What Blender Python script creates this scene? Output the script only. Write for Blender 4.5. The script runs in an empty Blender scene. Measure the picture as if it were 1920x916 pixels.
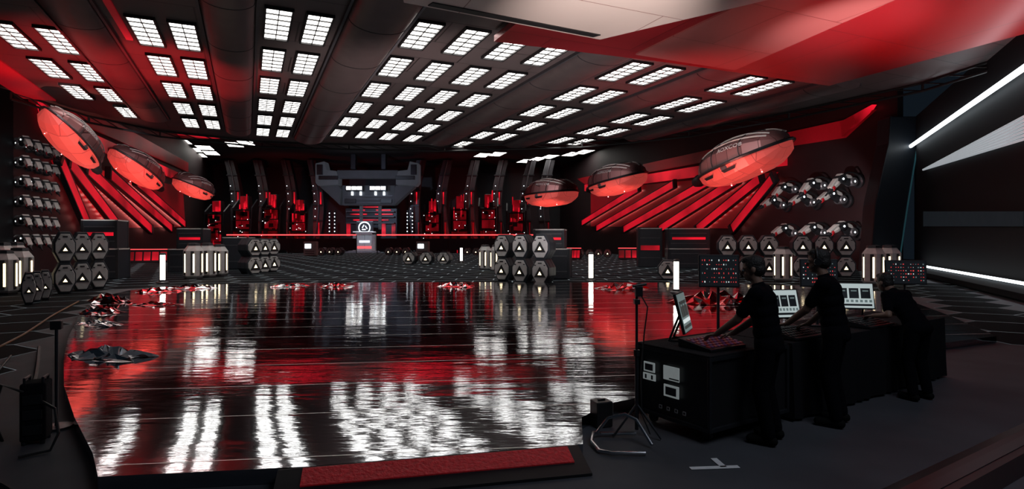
import bpy, bmesh, math, random
from mathutils import Vector as V, Matrix as M
random.seed(7)
S=bpy.context.scene; C=S.collection
F=1100.; H=1.9; HY=450.; PI=math.pi
def P(px,py,d): return V(((px-960)/F*d, d, H-(py-HY)/F*d))
def G(px,py,z=0.):
    d=F*(H-z)/(py-HY); return V(((px-960)/F*d,d,z))
R=math.radians
try:
    S.view_settings.view_transform='Standard'
except Exception: pass

# ---------------------------------------------------------------- materials
def mat(name,base,rough=.5,metal=0.,emit=None,es=0.,var=.25,scale=6.,bump=0.,spec=.5):
    m=bpy.data.materials.new(name); m.use_nodes=True
    n=m.node_tree.nodes; l=m.node_tree.links; b=n['Principled BSDF']
    tc=n.new('ShaderNodeTexCoord'); no=n.new('ShaderNodeTexNoise'); no.inputs['Scale'].default_value=scale
    no.inputs['Detail'].default_value=4
    l.new(tc.outputs['Object'],no.inputs['Vector'])
    mx=n.new('ShaderNodeMix'); mx.data_type='RGBA'
    lo=[c*(1-var) for c in base[:3]]+[1]; hi=[min(1,c*(1+var)) for c in base[:3]]+[1]
    mx.inputs[6].default_value=lo; mx.inputs[7].default_value=hi
    l.new(no.outputs['Fac'],mx.inputs[0]); l.new(mx.outputs[2],b.inputs['Base Color'])
    b.inputs['Roughness'].default_value=rough; b.inputs['Metallic'].default_value=metal
    b.inputs['Specular IOR Level'].default_value=spec
    if emit:
        b.inputs['Emission Color'].default_value=(*emit,1); b.inputs['Emission Strength'].default_value=es
    if bump:
        bp=n.new('ShaderNodeBump'); bp.inputs['Strength'].default_value=bump; bp.inputs['Distance'].default_value=.02
        l.new(no.outputs['Fac'],bp.inputs['Height']); l.new(bp.outputs['Normal'],b.inputs['Normal'])
    return m
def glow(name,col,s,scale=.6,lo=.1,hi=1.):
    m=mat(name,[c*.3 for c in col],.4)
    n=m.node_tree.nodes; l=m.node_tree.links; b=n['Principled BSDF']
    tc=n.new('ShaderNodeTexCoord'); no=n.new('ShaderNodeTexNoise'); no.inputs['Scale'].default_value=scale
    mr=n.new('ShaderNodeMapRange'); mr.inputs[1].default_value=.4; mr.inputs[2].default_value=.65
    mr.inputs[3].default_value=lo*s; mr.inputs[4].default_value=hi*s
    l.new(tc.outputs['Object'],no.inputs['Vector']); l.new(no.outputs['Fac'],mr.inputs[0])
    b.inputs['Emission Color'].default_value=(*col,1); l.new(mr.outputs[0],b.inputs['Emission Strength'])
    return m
black=mat('black_plastic',(.012,.012,.014),.45)
matte=mat('black_cloth',(.008,.008,.010),.95,bump=.3,scale=40,spec=.15)
dark=mat('dark_metal',(.03,.032,.038),.4,.5)
navy=mat('navy_panel',(.012,.016,.024),.5)
ledw=mat('unlit_led_wall',(.004,.005,.007),.7,spec=.2)
grey=mat('grey_metal',(.2,.2,.22),.4,.6)
mid=mat('mid_grey_metal',(.08,.08,.09),.45,.4)
pale=mat('pale_shell',(.50,.49,.48),.45)
offw=mat('label_white',(.7,.72,.7),.6)
steel=mat('bright_steel',(.6,.6,.62),.25,1.)
red=mat('red_paint',(.5,.012,.02),.45)
dred2=mat('deep_red_wall',(.016,.004,.006),.6,scale=.25,var=.7)
white_e=mat('white_light',(.8,.8,.8),.5,0,(1,.96,.9),5.0,var=.05)
tube_e=mat('tube_light',(.8,.8,.8),.5,0,(1,.93,.82),5.,var=.05)
cool_e=mat('cool_light',(.8,.8,.8),.5,0,(.85,.95,1),4.,var=.05)
emb_e=mat('emblem_light',(.8,.8,.8),.5,0,(.85,.93,1),1.0,var=.05)
warm_e=mat('warm_lamp',(.8,.7,.5),.5,0,(1,.8,.5),3.,var=.05)
red_e=mat('red_light',(.5,.02,.02),.5,0,(1,.06,.065),2.5,var=.05)
red_dot=mat('red_lamp',(.5,.05,.04),.5,0,(1,.36,.32),9.,var=.05)
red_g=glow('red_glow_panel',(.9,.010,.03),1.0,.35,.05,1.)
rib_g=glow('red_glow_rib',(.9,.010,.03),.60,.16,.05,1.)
band_g=glow('red_glow_band',(.9,.012,.03),1.0,.12,.10,1.)  # emission of the red bands, raised to redden the stage reflections
added_g=glow('red_glow_added',(.9,.012,.03),1.4,.11,.02,1.)
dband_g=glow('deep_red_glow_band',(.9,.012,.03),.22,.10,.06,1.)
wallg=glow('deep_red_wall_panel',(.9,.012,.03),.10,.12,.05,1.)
teal_e=mat('teal_edge',(.02,.1,.12),.5,0,(.1,.45,.55),.05,var=.05)
foil_s=mat('silver_foil',(.6,.6,.62),.18,1.)
foil_r=mat('red_foil',(.5,.03,.04),.2,1.)
skin=mat('skin',(.22,.125,.088),.6,var=.08)
shirt=mat('black_shirt',(.004,.004,.006),.95,scale=30,bump=.2,spec=.05)
trou=mat('black_trousers',(.004,.004,.006),.95,scale=30,spec=.05)
hairm=mat('dark_hair',(.012,.009,.008),.6,scale=60,bump=.6)
shoe=mat('black_shoe',(.006,.006,.006),.85,spec=.1)
orange=mat('orange_cable',(.16,.06,.015),.6)
cablem=mat('black_cable',(.015,.015,.016),.55)
tape=mat('white_tape',(.8,.8,.82),.7)

def stage_mat():
    m=bpy.data.materials.new('mirror_stage'); m.use_nodes=True
    n=m.node_tree.nodes; l=m.node_tree.links; b=n['Principled BSDF']
    tc=n.new('ShaderNodeTexCoord')
    def noise(sx,sy,scale,det,rg):
        mp=n.new('ShaderNodeMapping'); mp.inputs['Scale'].default_value=(sx,sy,1); mp.inputs['Rotation'].default_value=(0,0,R(-6))
        l.new(tc.outputs['Object'],mp.inputs['Vector'])
        no=n.new('ShaderNodeTexNoise'); no.inputs['Scale'].default_value=scale; no.inputs['Detail'].default_value=det; no.inputs['Roughness'].default_value=rg
        l.new(mp.outputs['Vector'],no.inputs['Vector']); return no
    n1=noise(.6,1.4,.9,6,.55); n2=noise(.35,2.6,2.2,2,.5)
    ad=n.new('ShaderNodeMath'); ad.operation='MULTIPLY_ADD'; ad.inputs[1].default_value=.22
    l.new(n2.outputs['Fac'],ad.inputs[0]); l.new(n1.outputs['Fac'],ad.inputs[2])
    bp=n.new('ShaderNodeBump'); bp.inputs['Strength'].default_value=.115; bp.inputs['Distance'].default_value=.08
    l.new(ad.outputs[0],bp.inputs['Height']); l.new(bp.outputs['Normal'],b.inputs['Normal'])
    br=n.new('ShaderNodeTexBrick'); br.inputs['Scale'].default_value=1; br.inputs['Brick Width'].default_value=400; br.inputs['Row Height'].default_value=1.25
    br.inputs['Mortar Size'].default_value=.007; br.inputs['Mortar Smooth'].default_value=0
    br.inputs['Color1'].default_value=(.36,.385,.42,1); br.inputs['Color2'].default_value=(.46,.485,.52,1); br.inputs['Mortar'].default_value=(.65,.65,.65,1)
    mp2=n.new('ShaderNodeMapping'); mp2.inputs['Rotation'].default_value=(0,0,R(-7)); mp2.inputs['Location'].default_value=(150,0,0); l.new(tc.outputs['Object'],mp2.inputs['Vector'])
    l.new(mp2.outputs['Vector'],br.inputs['Vector']); l.new(br.outputs['Color'],b.inputs['Base Color'])
    mr=n.new('ShaderNodeMapRange'); mr.inputs[3].default_value=.06; mr.inputs[4].default_value=.45
    l.new(br.outputs['Fac'],mr.inputs[0]); l.new(mr.outputs[0],b.inputs['Roughness'])
    b.inputs['Metallic'].default_value=1
    return m
def panel_mat(name,c1,c2,mortar,rough,w=2.,h=2.,metal=0.,rot=-24.2,ms=.025):
    m=bpy.data.materials.new(name); m.use_nodes=True
    n=m.node_tree.nodes; l=m.node_tree.links; b=n['Principled BSDF']
    tc=n.new('ShaderNodeTexCoord'); mp=n.new('ShaderNodeMapping'); mp.inputs['Rotation'].default_value=(0,0,R(rot))
    l.new(tc.outputs['Object'],mp.inputs['Vector'])
    br=n.new('ShaderNodeTexBrick'); br.inputs['Scale'].default_value=1; br.inputs['Brick Width'].default_value=w; br.inputs['Row Height'].default_value=h
    br.inputs['Mortar Size'].default_value=ms
    br.inputs['Color1'].default_value=(*c1,1); br.inputs['Color2'].default_value=(*c2,1); br.inputs['Mortar'].default_value=(*mortar,1)
    l.new(mp.outputs['Vector'],br.inputs['Vector']); l.new(br.outputs['Color'],b.inputs['Base Color'])
    b.inputs['Roughness'].default_value=rough; b.inputs['Metallic'].default_value=metal
    return m

# ---------------------------------------------------------------- mesh builder
class MB:
    def __init__(s): s.v=[];s.f=[];s.m=[];s.T=M.Identity(4);s.mi=0
    def add(s,vs,fs):
        o=len(s.v); s.v+=[tuple(s.T@V(v)) for v in vs]; s.f+=[[i+o for i in f] for f in fs]; s.m+=[s.mi]*len(fs); return s
    def box(s,c,z,rot=None,top=1.):
        vs=[]
        for k in (-1,1):
            t=top if k>0 else 1.
            for (i,j) in ((-1,-1),(1,-1),(1,1),(-1,1)):
                p=V((i*z[0]/2*t,j*z[1]/2*t,k*z[2]/2))
                if rot: p=rot@p
                vs.append(p+V(c))
        return s.add(vs,[(3,2,1,0),(4,5,6,7),(0,1,5,4),(1,2,6,5),(2,3,7,6),(3,0,4,7)])
    def rev(s,prof,p0,ax,n=12):
        ax=V(ax).normalized(); a=ax.orthogonal().normalized(); b=ax.cross(a)
        vs=[];fs=[]
        for (h,r) in prof:
            for k in range(n):
                t=2*PI*k/n; vs.append(V(p0)+ax*h+(a*math.cos(t)+b*math.sin(t))*r)
        m=len(prof)
        for i in range(m-1):
            for k in range(n):
                fs.append((i*n+k,i*n+(k+1)%n,(i+1)*n+(k+1)%n,(i+1)*n+k))
        fs.append(tuple(reversed(range(n)))); fs.append(tuple(range((m-1)*n,m*n)))
        return s.add(vs,fs)
    def tube(s,p0,p1,r0,r1=None,n=12):
        d=V(p1)-V(p0); return s.rev([(0,r0),(d.length,r0 if r1 is None else r1)],p0,d,n)
    def cap(s,p0,p1,r0,r1=None,n=12,q=4):
        r1=r0 if r1 is None else r1
        d=V(p1)-V(p0); L=d.length
        if L<1e-5: d=V((0,0,1))
        pr=[(-r0*math.cos(k/q*PI/2),max(r0*math.sin(k/q*PI/2),1e-4)) for k in range(q+1)]
        pr+=[(L+r1*math.sin(k/q*PI/2),max(r1*math.cos(k/q*PI/2),1e-4)) for k in range(q+1)]
        return s.rev(pr,p0,d,n)
    def ell(s,c,r,n=16,q=10,rot=None):
        old=s.T; T=M.Translation(V(c))
        if rot: T=T@rot.to_4x4()
        s.T=old@T@M.Diagonal((r[0],r[1],r[2],1))
        s.rev([(-math.cos(k/q*PI),max(math.sin(k/q*PI),1e-3)) for k in range(q+1)],(0,0,0),(0,0,1),n)
        s.T=old; return s
    def path(s,pts,r,n=8):
        pts=[V(p) for p in pts]; vs=[];fs=[]; a=None
        for i,p in enumerate(pts):
            t=(pts[min(i+1,len(pts)-1)]-pts[max(i-1,0)]).normalized()
            a=(t.orthogonal() if a is None else a-t*a.dot(t)).normalized(); b=t.cross(a)
            for k in range(n):
                g=2*PI*k/n; vs.append(p+(a*math.cos(g)+b*math.sin(g))*r)
        for i in range(len(pts)-1):
            for k in range(n): fs.append((i*n+k,i*n+(k+1)%n,(i+1)*n+(k+1)%n,(i+1)*n+k))
        fs.append(tuple(reversed(range(n)))); fs.append(tuple(range((len(pts)-1)*n,len(pts)*n)))
        return s.add(vs,fs)
    def prism(s,poly,a,b,plane='xz'):
        n=len(poly)
        if plane=='xz': vs=[(x,a,z) for x,z in poly]+[(x,b,z) for x,z in poly]
        elif plane=='xy': vs=[(x,y,a) for x,y in poly]+[(x,y,b) for x,y in poly]
        else: vs=[(a,y,z) for y,z in poly]+[(b,y,z) for y,z in poly]
        fs=[tuple(range(n)),tuple(reversed(range(n,2*n)))]+[((i+1)%n,i,n+i,n+(i+1)%n) for i in range(n)]
        return s.add(vs,fs)
    def build(s,name,mats,parent=None,bevel=0.,smooth=False,remesh=0.,sm=0):
        me=bpy.data.meshes.new(name); me.from_pydata(s.v,[],s.f)
        if not isinstance(mats,(list,tuple)): mats=[mats]
        for m in mats: me.materials.append(m)
        me.polygons.foreach_set('material_index',s.m)
        bm=bmesh.new(); bm.from_mesh(me); bmesh.ops.recalc_face_normals(bm,faces=bm.faces); bm.to_mesh(me); bm.free()
        if smooth:
            me.polygons.foreach_set('use_smooth',[True]*len(me.polygons))
            if not remesh: me.set_sharp_from_angle(angle=R(38))
        o=bpy.data.objects.new(name,me); C.objects.link(o)
        if parent: o.parent=parent
        if remesh:
            md=o.modifiers.new('r','REMESH'); md.mode='VOXEL'; md.voxel_size=remesh; md.use_smooth_shade=True
            if sm: k=o.modifiers.new('s','SMOOTH'); k.iterations=sm; k.factor=.5
        if bevel:
            md=o.modifiers.new('b','BEVEL'); md.width=bevel; md.segments=2; md.limit_method='ANGLE'
        return o
def tag(o,label,cat,group=None,kind=None):
    if label: o['label']=label
    if cat: o['category']=cat
    if group: o['group']=group
    if kind: o['kind']=kind
    return o
def thing(name,label,cat,loc=(0,0,0),rz=0.,group=None,rx=0.,ry=0.):
    o=bpy.data.objects.new(name,None); C.objects.link(o); o.location=loc; o.rotation_euler=(rx,ry,rz); o.empty_display_size=.2
    return tag(o,label,cat,group)
def struct(o): o['kind']='structure'; return o
def copy_tree(o,parent=None):
    c=o.copy(); C.objects.link(c)
    if parent: c.parent=parent
    for ch in list(o.children): copy_tree(ch,c)
    return c
ORD=['first','second','third','fourth','fifth','sixth','seventh','eighth','ninth','tenth','eleventh','twelfth']
def text_mesh(txt,size):
    cu=bpy.data.curves.new('lettering','FONT'); cu.body=txt; cu.size=size; cu.align_x='CENTER'; cu.align_y='CENTER'; cu.resolution_u=3
    o=bpy.data.objects.new('t',cu); C.objects.link(o)
    dg=bpy.context.evaluated_depsgraph_get(); me=bpy.data.meshes.new_from_object(o.evaluated_get(dg))
    bpy.data.objects.remove(o); return me

# ---------------------------------------------------------------- camera, world
cam=bpy.data.cameras.new('camera'); co=bpy.data.objects.new('camera',cam); C.objects.link(co); S.camera=co
cam.sensor_width=36; cam.lens=36*F/1920; co.location=(0,0,H); co.rotation_euler=(PI/2,0,0); cam.shift_y=-8/1920; cam.clip_end=500
w=bpy.data.worlds.new('world'); S.world=w; w.use_nodes=True
w.node_tree.nodes['Background'].inputs[0].default_value=(.25,.4,.6,1); w.node_tree.nodes['Background'].inputs[1].default_value=.018
def lamp(kind,loc,to,power,col,size=1.,angle=60,blend=.6):
    d=bpy.data.lights.new('lamp',kind); d.energy=power; d.color=col
    if kind=='AREA': d.size=size
    else: d.shadow_soft_size=size
    if kind=='SPOT': d.spot_size=R(angle); d.spot_blend=blend
    o=bpy.data.objects.new('lamp',d); C.objects.link(o); o.location=loc
    o.rotation_euler=(V(to)-V(loc)).to_track_quat('-Z','Y').to_euler(); return o

# ---------------------------------------------------------------- room shell
def wl(Y): return -14.07-.381*Y if Y>30 else -25.5+ (30-Y)*.29
def wr(Y): return 29.53-.1867*Y if Y>=35 else 14.5+(Y-14)*.43
def wallseg(name,a,b,z0,z1,m,t=.4):
    a=V(a);b=V(b); d=(b-a); n=V((-d.y,d.x)).normalized()*t
    return struct(MB().prism([tuple(a),tuple(b),tuple(b+n),tuple(a+n)],z0,z1,'xy').build(name,m))
struct(MB().prism([(-70,-6),(40,-6),(40,116),(-70,116)],-.2,-.004,'xy').build('floor',mat('studio_floor',(.066,.068,.078),.7,scale=1.2,var=.45,spec=.2)))
hb=MB(); r=1.05; dx=r*math.sqrt(3); row=0; y=6.5
stagepoly=[(-3.12,4.42),(-1.6,4.62),(.62,5.13),(.70,5.9),(1.05,6.4),(5.4,9.2),(9,10.9),(10.4,14),(12.8,20),(12.0,22.6),(7,24.6),(0,24.9),(-6,24.8),(-11,24.2),(-13.2,22.8),(-13.6,20.8),(-12.9,18.4),(-10.6,14.4),(-8.1,10.7),(-6.8,8.9),(-5.5,7.2),(-4.4,5.9),(-3.5,4.9)]
def inside(x,y,poly):
    c=False
    for i in range(len(poly)):
        (x1,y1),(x2,y2)=poly[i],poly[i-1]
        if (y1>y)!=(y2>y) and x<(x2-x1)*(y-y1)/(y2-y1)+x1: c=not c
    return c
while y<110:
    x=-60+(dx/2 if row%2 else 0)
    ri=1.035 if y<24 else (1.015 if y<36 else .985)
    while x<24:
        ok=(y>22.5) or (x<-8.2-.573*(y-8.4)) or (x>9.4+.43*(y-11) and y>10.5)
        if ok and x>wl(y)+1 and x<wr(y)-1 and not inside(x,y,stagepoly):
            o=[(x+r*math.cos(PI/6+k*PI/3),y+r*math.sin(PI/6+k*PI/3),0) for k in range(6)]
            i=[(x+ri*math.cos(PI/6+k*PI/3),y+ri*math.sin(PI/6+k*PI/3),0) for k in range(6)]
            hb.mi=0; hb.add(i,[(0,1,2,3,4,5)])
            hb.mi=1
            for k in range(6): hb.add([o[k],o[(k+1)%6],i[(k+1)%6],i[k]],[(0,1,2,3)])
        x+=dx
    y+=r*1.5; row+=1
hexdark=mat('honeycomb_tile',(.004,.005,.007),.8,scale=2.,spec=.04)
hexline=mat('honeycomb_line',(.12,.14,.15),.7,0,(.5,.6,.65),.22,spec=.1)
struct(hb.build('floor_honeycomb',[hexdark,hexline]))
struct(MB().prism(stagepoly,0,.12,'xy').build('floor_stage',stage_mat()))
wallseg('wall_left',(-22.0,18),(-25.5,30),0,15.5,ledw)
wallseg('wall_left_far',(-25.5,30),(wl(110),110),0,15.5,dred2)
wallseg('wall_right',(wr(110),110),(wr(35),35),0,15.5,dred2)
wallseg('wall_right_near',(24,35),(13.2,11),0,9.2,ledw)
wallseg('wall_back',(-57,110),(10,110),0,15.5,mat('back_wall',(.02,.021,.028),.6))
cpoly=[(-24,10),(-23.5,27.5),(-23.8,33),(-22.5,37.5),(-17.7,41.6),(-11.9,42.8),(-5,43.5),(5,41.8),(11.3,37.5),(15.1,32),(18.2,26),(19,20),(17,9)]
struct(MB().prism(cpoly,8.9,9.2,'xy').build('ceiling',panel_mat('ceiling_panels',(.085,.070,.070),(.11,.082,.082),(.02,.015,.015),.45,3.,2.)))
struct(MB().prism([(-62,44),(30,44),(30,112),(-62,112)],15.5,15.8,'xy').build('ceiling_far',mat('far_ceiling',(.012,.012,.014),.7)))
e=MB()
for i in range(1,len(cpoly)-2):
    a=V((*cpoly[i],8.86)); b=V((*cpoly[i+1],8.86)); e.tube(a,b,.06,n=8)
    a2=a-V((0,0,.35)); b2=b-V((0,0,.35)); e.tube(a2,b2,.06,n=8)
    nn=5
    for q in range(nn): e.tube(a.lerp(b,q/nn),a2.lerp(b2,(q+1)/nn),.03,n=6)
    e.tube(a,a2,.06,n=6)
struct(e.build('trim_1',black))
struct(MB().box((-19,75.5,15.4),(52,3.6,.2)).build('trim_8',added_g))  # glowing strip hidden from direct view, added to redden the stage reflection

# ceiling grid lights
A=V((-.41,.912)); B=V((.912,.41)); RZ=math.atan2(.41,.912)
def cpt(sa,sb,z): p=A*sa+B*sb; return (p.x,p.y,z)
for i,(a0,a1,sb,w_,m_) in enumerate(((15,36,-9.4,1.3,dband_g),(14,24,-3.75,.2,band_g))):  # glowing red strips added on the left ceiling to redden the stage
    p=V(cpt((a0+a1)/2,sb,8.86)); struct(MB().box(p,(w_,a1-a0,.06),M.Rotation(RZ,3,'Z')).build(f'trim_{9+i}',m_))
def make_light(w,L,nx,ny):
    t=thing('ceiling_light','','ceiling light')
    f=MB(); hw,hl=w/2+.03,L/2+.03
    for sx in (-1,1): f.box((sx*hw,0,-.05),(.06,2*hl+.06,.10))
    for sy in (-1,1): f.box((0,sy*hl,-.05),(2*hw,.06,.098))
    for k in range(1,nx): f.box((-w/2+w*k/nx,0,-.045),(.03,L,.07))
    for k in range(1,ny): f.box((0,-L/2+L*k/ny,-.045),(w,.035,.072))
    f.build('frame',black,t)
    MB().box((0,0,-.03),(w,L,.02)).build('diffuser',white_e,t); return t
protos={}
strips=[('outer row of far left strip',[-7.3],25.2,4.15,3,.70,2.8),
 ('inner row of far left strip',[-6.0],25.2,4.15,4,.70,2.8),
 ('left row of strip left of wide duct',[-3.1],22.9,4.15,5,.72,2.85),
 ('right row of strip left of wide duct',[-1.95],22.9,4.15,5,.72,2.85),
 ('left row of strip right of wide duct',[.86],20.4,4.1,6,.72,2.85),
 ('right row of strip right of wide duct',[2.05],20.4,4.1,6,.72,2.85),
 ('leftmost row of four-row middle strip',[5.35],19.5,3.95,6,.80,2.65),
 ('second row of four-row middle strip',[6.95],19.5,3.95,6,.80,2.65),
 ('third row of four-row middle strip',[8.55],19.5,3.95,6,.80,2.65),
 ('rightmost row of four-row middle strip',[10.2],19.5,3.95,6,.80,2.65),
 ('left row of strip right of the middle',[14.1],20.2,4.0,6,.88,2.65),
 ('right row of strip right of the middle',[15.7],20.2,4.0,5,.88,2.65),
 ('left row of the rightmost strip',[19.8],19.8,4.0,5,.88,2.65),
 ('right row of the rightmost strip',[21.4],19.8,4.0,5,.88,2.65)]
for desc,sbs,s0,st,n,w_,L_ in strips:
    for k in range(n):
        key=(w_,L_)
        t=copy_tree(protos[key]) if key in protos else make_light(w_,L_,2,6)
        protos[key]=t
        t.location=cpt(s0+st*k,sbs[0],8.9); t.rotation_euler=(0,0,RZ)
        tag(t,f'{ORD[k]} ceiling light from near end, {desc}','ceiling light','white gridded ceiling lights')
ductm=mat('duct_metal',(.15,.115,.115),.36,.5,scale=1.5)
def duct(sb,w,s0,s1,h,label,m=ductm):
    t=thing('ceiling_duct',label,'duct',cpt((s0+s1)/2,sb,8.9),RZ,'ribbed ducts under the ceiling')
    L=s1-s0; n=14
    poly=[(w/2*math.cos(PI*k/n),-h*math.sin(PI*k/n)**.8) for k in range(n+1)]
    MB().prism(poly,-L/2,L/2).build('shell',m,t,smooth=True)
    p2=[(x*1.01,z*1.02) for x,z in poly]
    q=-L/2+1.5; r0=None
    while q<L/2: 
        if r0 is None: r0=MB().prism(p2,-.02,.02).build('seam_ring',dark,t); r0.location=(0,q,0)
        else: c=r0.copy(); C.objects.link(c); c.location=(0,q,0)
        q+=4.1
    for sx in (-1,1): MB().box((sx*(w/2+.06),0,-.06),(.08,L,.12)).build('edge_rail',grey if abs(sb-3.75)<.1 and sx>0 else mid,t)
duct(-4.9,1.4,13,39,.28,'narrow dark red ceiling duct beside the far left light strip')
duct(-.55,1.5,13,41,.42,'wide round ceiling duct between the two paired light strips on the left')
duct(3.75,1.9,13,42,.5,'broad dark ceiling duct just left of the four-row middle light strip')
duct(12.2,2.0,17.5,40,.34,'reddish ceiling duct just right of the four-row middle light strip')
duct(17.8,1.8,17.5,39,.32,'reddish ceiling duct between the two light strips on the right')
duct(24.0,1.8,17.5,33,.32,'dark ceiling duct right of the rightmost light strip')
fp=None
for k,(px,py) in enumerate([(318,258),(340,264),(362,280),(384,276),(372,290),(396,286),(440,270),(462,268),(905,290),(932,288),(985,301),(1008,297),(1030,293),(1072,288),(1094,284)]):
    d=F*13.6/(450-py); X=(px-960)/F*d
    if fp is None: fp=t=make_light(2.0,4.4,2,3)
    else: t=copy_tree(fp)
    t.location=(X,d,15.5 if d>79.6 else 15.3); t.rotation_euler=(0,0,R(18))
    sd='left' if px<600 else 'right'; q=k if px<600 else k-8
    tag(t,f'small distant ceiling light over the back hall, {ORD[q]} on the {sd} side','ceiling light','distant ceiling lights over the back hall')
pm=panel_mat('pale_ceiling',(.74,.64,.60),(.68,.57,.54),(.3,.16,.15),.35,5.2,2.6,ms=.015)
struct(MB().prism([(-2.8,15.2),(2.7,18.0),(6.6,15.0),(5.2,11),(-2.4,11)],8.05,8.4,'xy').build('ceiling_pale_panel',pm))
struct(MB().prism([(-2.2,15.35),(2.45,17.72),(2.65,17.55),(-2.05,15.15)],8.02,8.05,'xy').build('trim_2',black))
rg=panel_mat('gloss_red_ceiling',(.30,.016,.022),(.25,.012,.018),(.12,.007,.009),.30,6.,4.2,.25,ms=.015)
q0=[A*a+B*b for a,b in ((5,7.4),(17.9,7.4),(17.4,14),(17.2,22.5),(5,22.5))]
struct(MB().prism([tuple(p) for p in q0],8.45,8.65,'xy').build('ceiling_red_panel',rg))
q0=[A*a+B*b for a,b in ((9.0,12.4),(17.0,12.4),(17.0,17.0),(9.0,15.8))]
struct(MB().prism([tuple(p) for p in q0],8.40,8.45,'xy').build('ceiling_pink_highlight',panel_mat('pink_highlight',(.40,.14,.135),(.36,.11,.105),(.16,.03,.03),.30,4,3,.2,ms=.012)))  # pink highlight of the red ceiling painted as a paler slab

# ---------------------------------------------------------------- flying pods
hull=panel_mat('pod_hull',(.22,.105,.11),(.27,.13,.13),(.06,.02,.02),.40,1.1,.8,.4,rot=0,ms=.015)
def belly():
    m=panel_mat('pod_belly_glow',(.58,.14,.12),(.50,.09,.08),(.20,.03,.03),.42,1.4,1.0,.1,rot=0,ms=.015)
    b=m.node_tree.nodes['Principled BSDF']; b.inputs['Emission Color'].default_value=(1,.11,.09,1); b.inputs['Emission Strength'].default_value=.28  # underside brightness put in as emission; the belly is no lamp
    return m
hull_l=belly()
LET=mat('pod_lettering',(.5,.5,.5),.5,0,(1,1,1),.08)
def pod(label,loc,rz,rx,side,k=1.,roll=20,fat=1.):
    t=thing('pod',label,'aircraft',loc,rz,'armoured pods hovering along the hall',rx,side*R(roll))
    L,W,HU,HL=3.6*k,1.9*k*fat,1.2*k*fat,1.05*k*fat
    def wf(y): u=abs(y); return (1-u**2.2)**.7 if u<1 else 0
    def sec(y,th,up,off=0.):
        f=max(wf(y),.02); e2=.8
        c=math.cos(th); s_=math.sin(th)
        x=(W+off)*f*math.copysign(abs(c)**e2,c); z=((HU if up else HL)*(f**(1.0 if up else .8))+off)*abs(s_)**e2
        return (x,y*L,z if up else -z)
    ny=9; nt=7
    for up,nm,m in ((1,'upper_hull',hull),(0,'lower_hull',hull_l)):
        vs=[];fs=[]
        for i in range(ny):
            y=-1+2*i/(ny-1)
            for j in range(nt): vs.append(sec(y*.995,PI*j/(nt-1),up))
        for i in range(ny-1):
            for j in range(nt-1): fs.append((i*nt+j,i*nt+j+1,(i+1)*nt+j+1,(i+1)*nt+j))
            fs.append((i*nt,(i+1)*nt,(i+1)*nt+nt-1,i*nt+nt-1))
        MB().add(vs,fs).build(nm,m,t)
    b=MB(); pts=[]
    for sx in (1,-1):
        rg_=[ -1+2*i/20 for i in range(21)]
        if sx<0: rg_=rg_[::-1]
        for y in rg_: pts.append((sx*(W*max(wf(y*.985),.02)+.04),y*L*.99,0))
    b.path(pts+[pts[0]],.10*k,6); b.build('seam_band',dark,t)
    for th in (50,70,110,130):
        MB().path([V(sec(-.8+1.3*i/12,R(th),1,.02)) for i in range(13)],.05*k,6).build('roof_rib',pale,t)
    for yy in (-.45,.1,.5):
        f=MB(); f.path([V(sec(yy,PI*i/16,1,.015)) for i in range(17)],.03*k,6); f.build('panel_joint',dark,t)
    for i in range(2):
        y=-.35+.5*i; a=[V(sec(y+dy,R(180-g if side<0 else g),0,.04)) for dy,g in ((0,10),(.3,10),(.26,18),(.04,18))]
        MB().add(a,[(0,1,2,3)]).build('side_window',dark,t)
    for i in range(2):
        MB().ell(sec(-.4+.7*i,R(100),0,.02),(.04*k,)*3,8,6).build('belly_lamp',red_dot,t)
    for sx in (-1,1):
        MB().rev([(0,.35*k),(.5*k,.42*k),(.9*k,.3*k),(.92*k,.2*k)],(sx*.75*k,L*.80,-.1),(0,1,0),14).build('thruster',dark,t,smooth=True)
        MB().rev([(0,.3*k),(.25*k,.22*k)],(sx*W*.87,-.1*L,-.15*k),(sx,0,0),12).build('side_thruster',grey,t)
    me=text_mesh('AOXCOB',.38*k)
    for v in me.vertices:
        u,vv=v.co.x,v.co.y
        y=(-.30*L+(u if side>0 else -u))/L
        th=R(28)+vv/(1.5*k)
        if side<0: th=PI-th
        v.co=V(sec(y,th,1,.09))
    me.materials.append(LET); o=bpy.data.objects.new('lettering',me); C.objects.link(o); o.parent=t
ax=R(18)
pod('largest red hovering pod on the right, nearest the wall arms',P(1394,300,34),ax+R(8),R(-13),-1,.93,14,1.2)
pod('second red hovering pod on the right, between the largest and the domed one',P(1157,338,50),ax+R(8),R(-6),-1,.93,10,1.25)
pod('smallest red hovering pod on the right, above the barrel stack',P(1033,363,62),ax+R(20),R(-2),-1,1.0,2,1.3)
pod('largest steeply tilted red hovering pod at the far left',P(134,260,28),R(-14),R(-38),1,.55,24,1.25)
pod('second red hovering pod from the left edge',P(257,315,40),R(-10),R(-26),1,.66,22,1.3)
pod('third red hovering pod from the left edge, nearest the back hall',P(363,350,54),R(-8),R(-13),1,.60,18,1.5)

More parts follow.
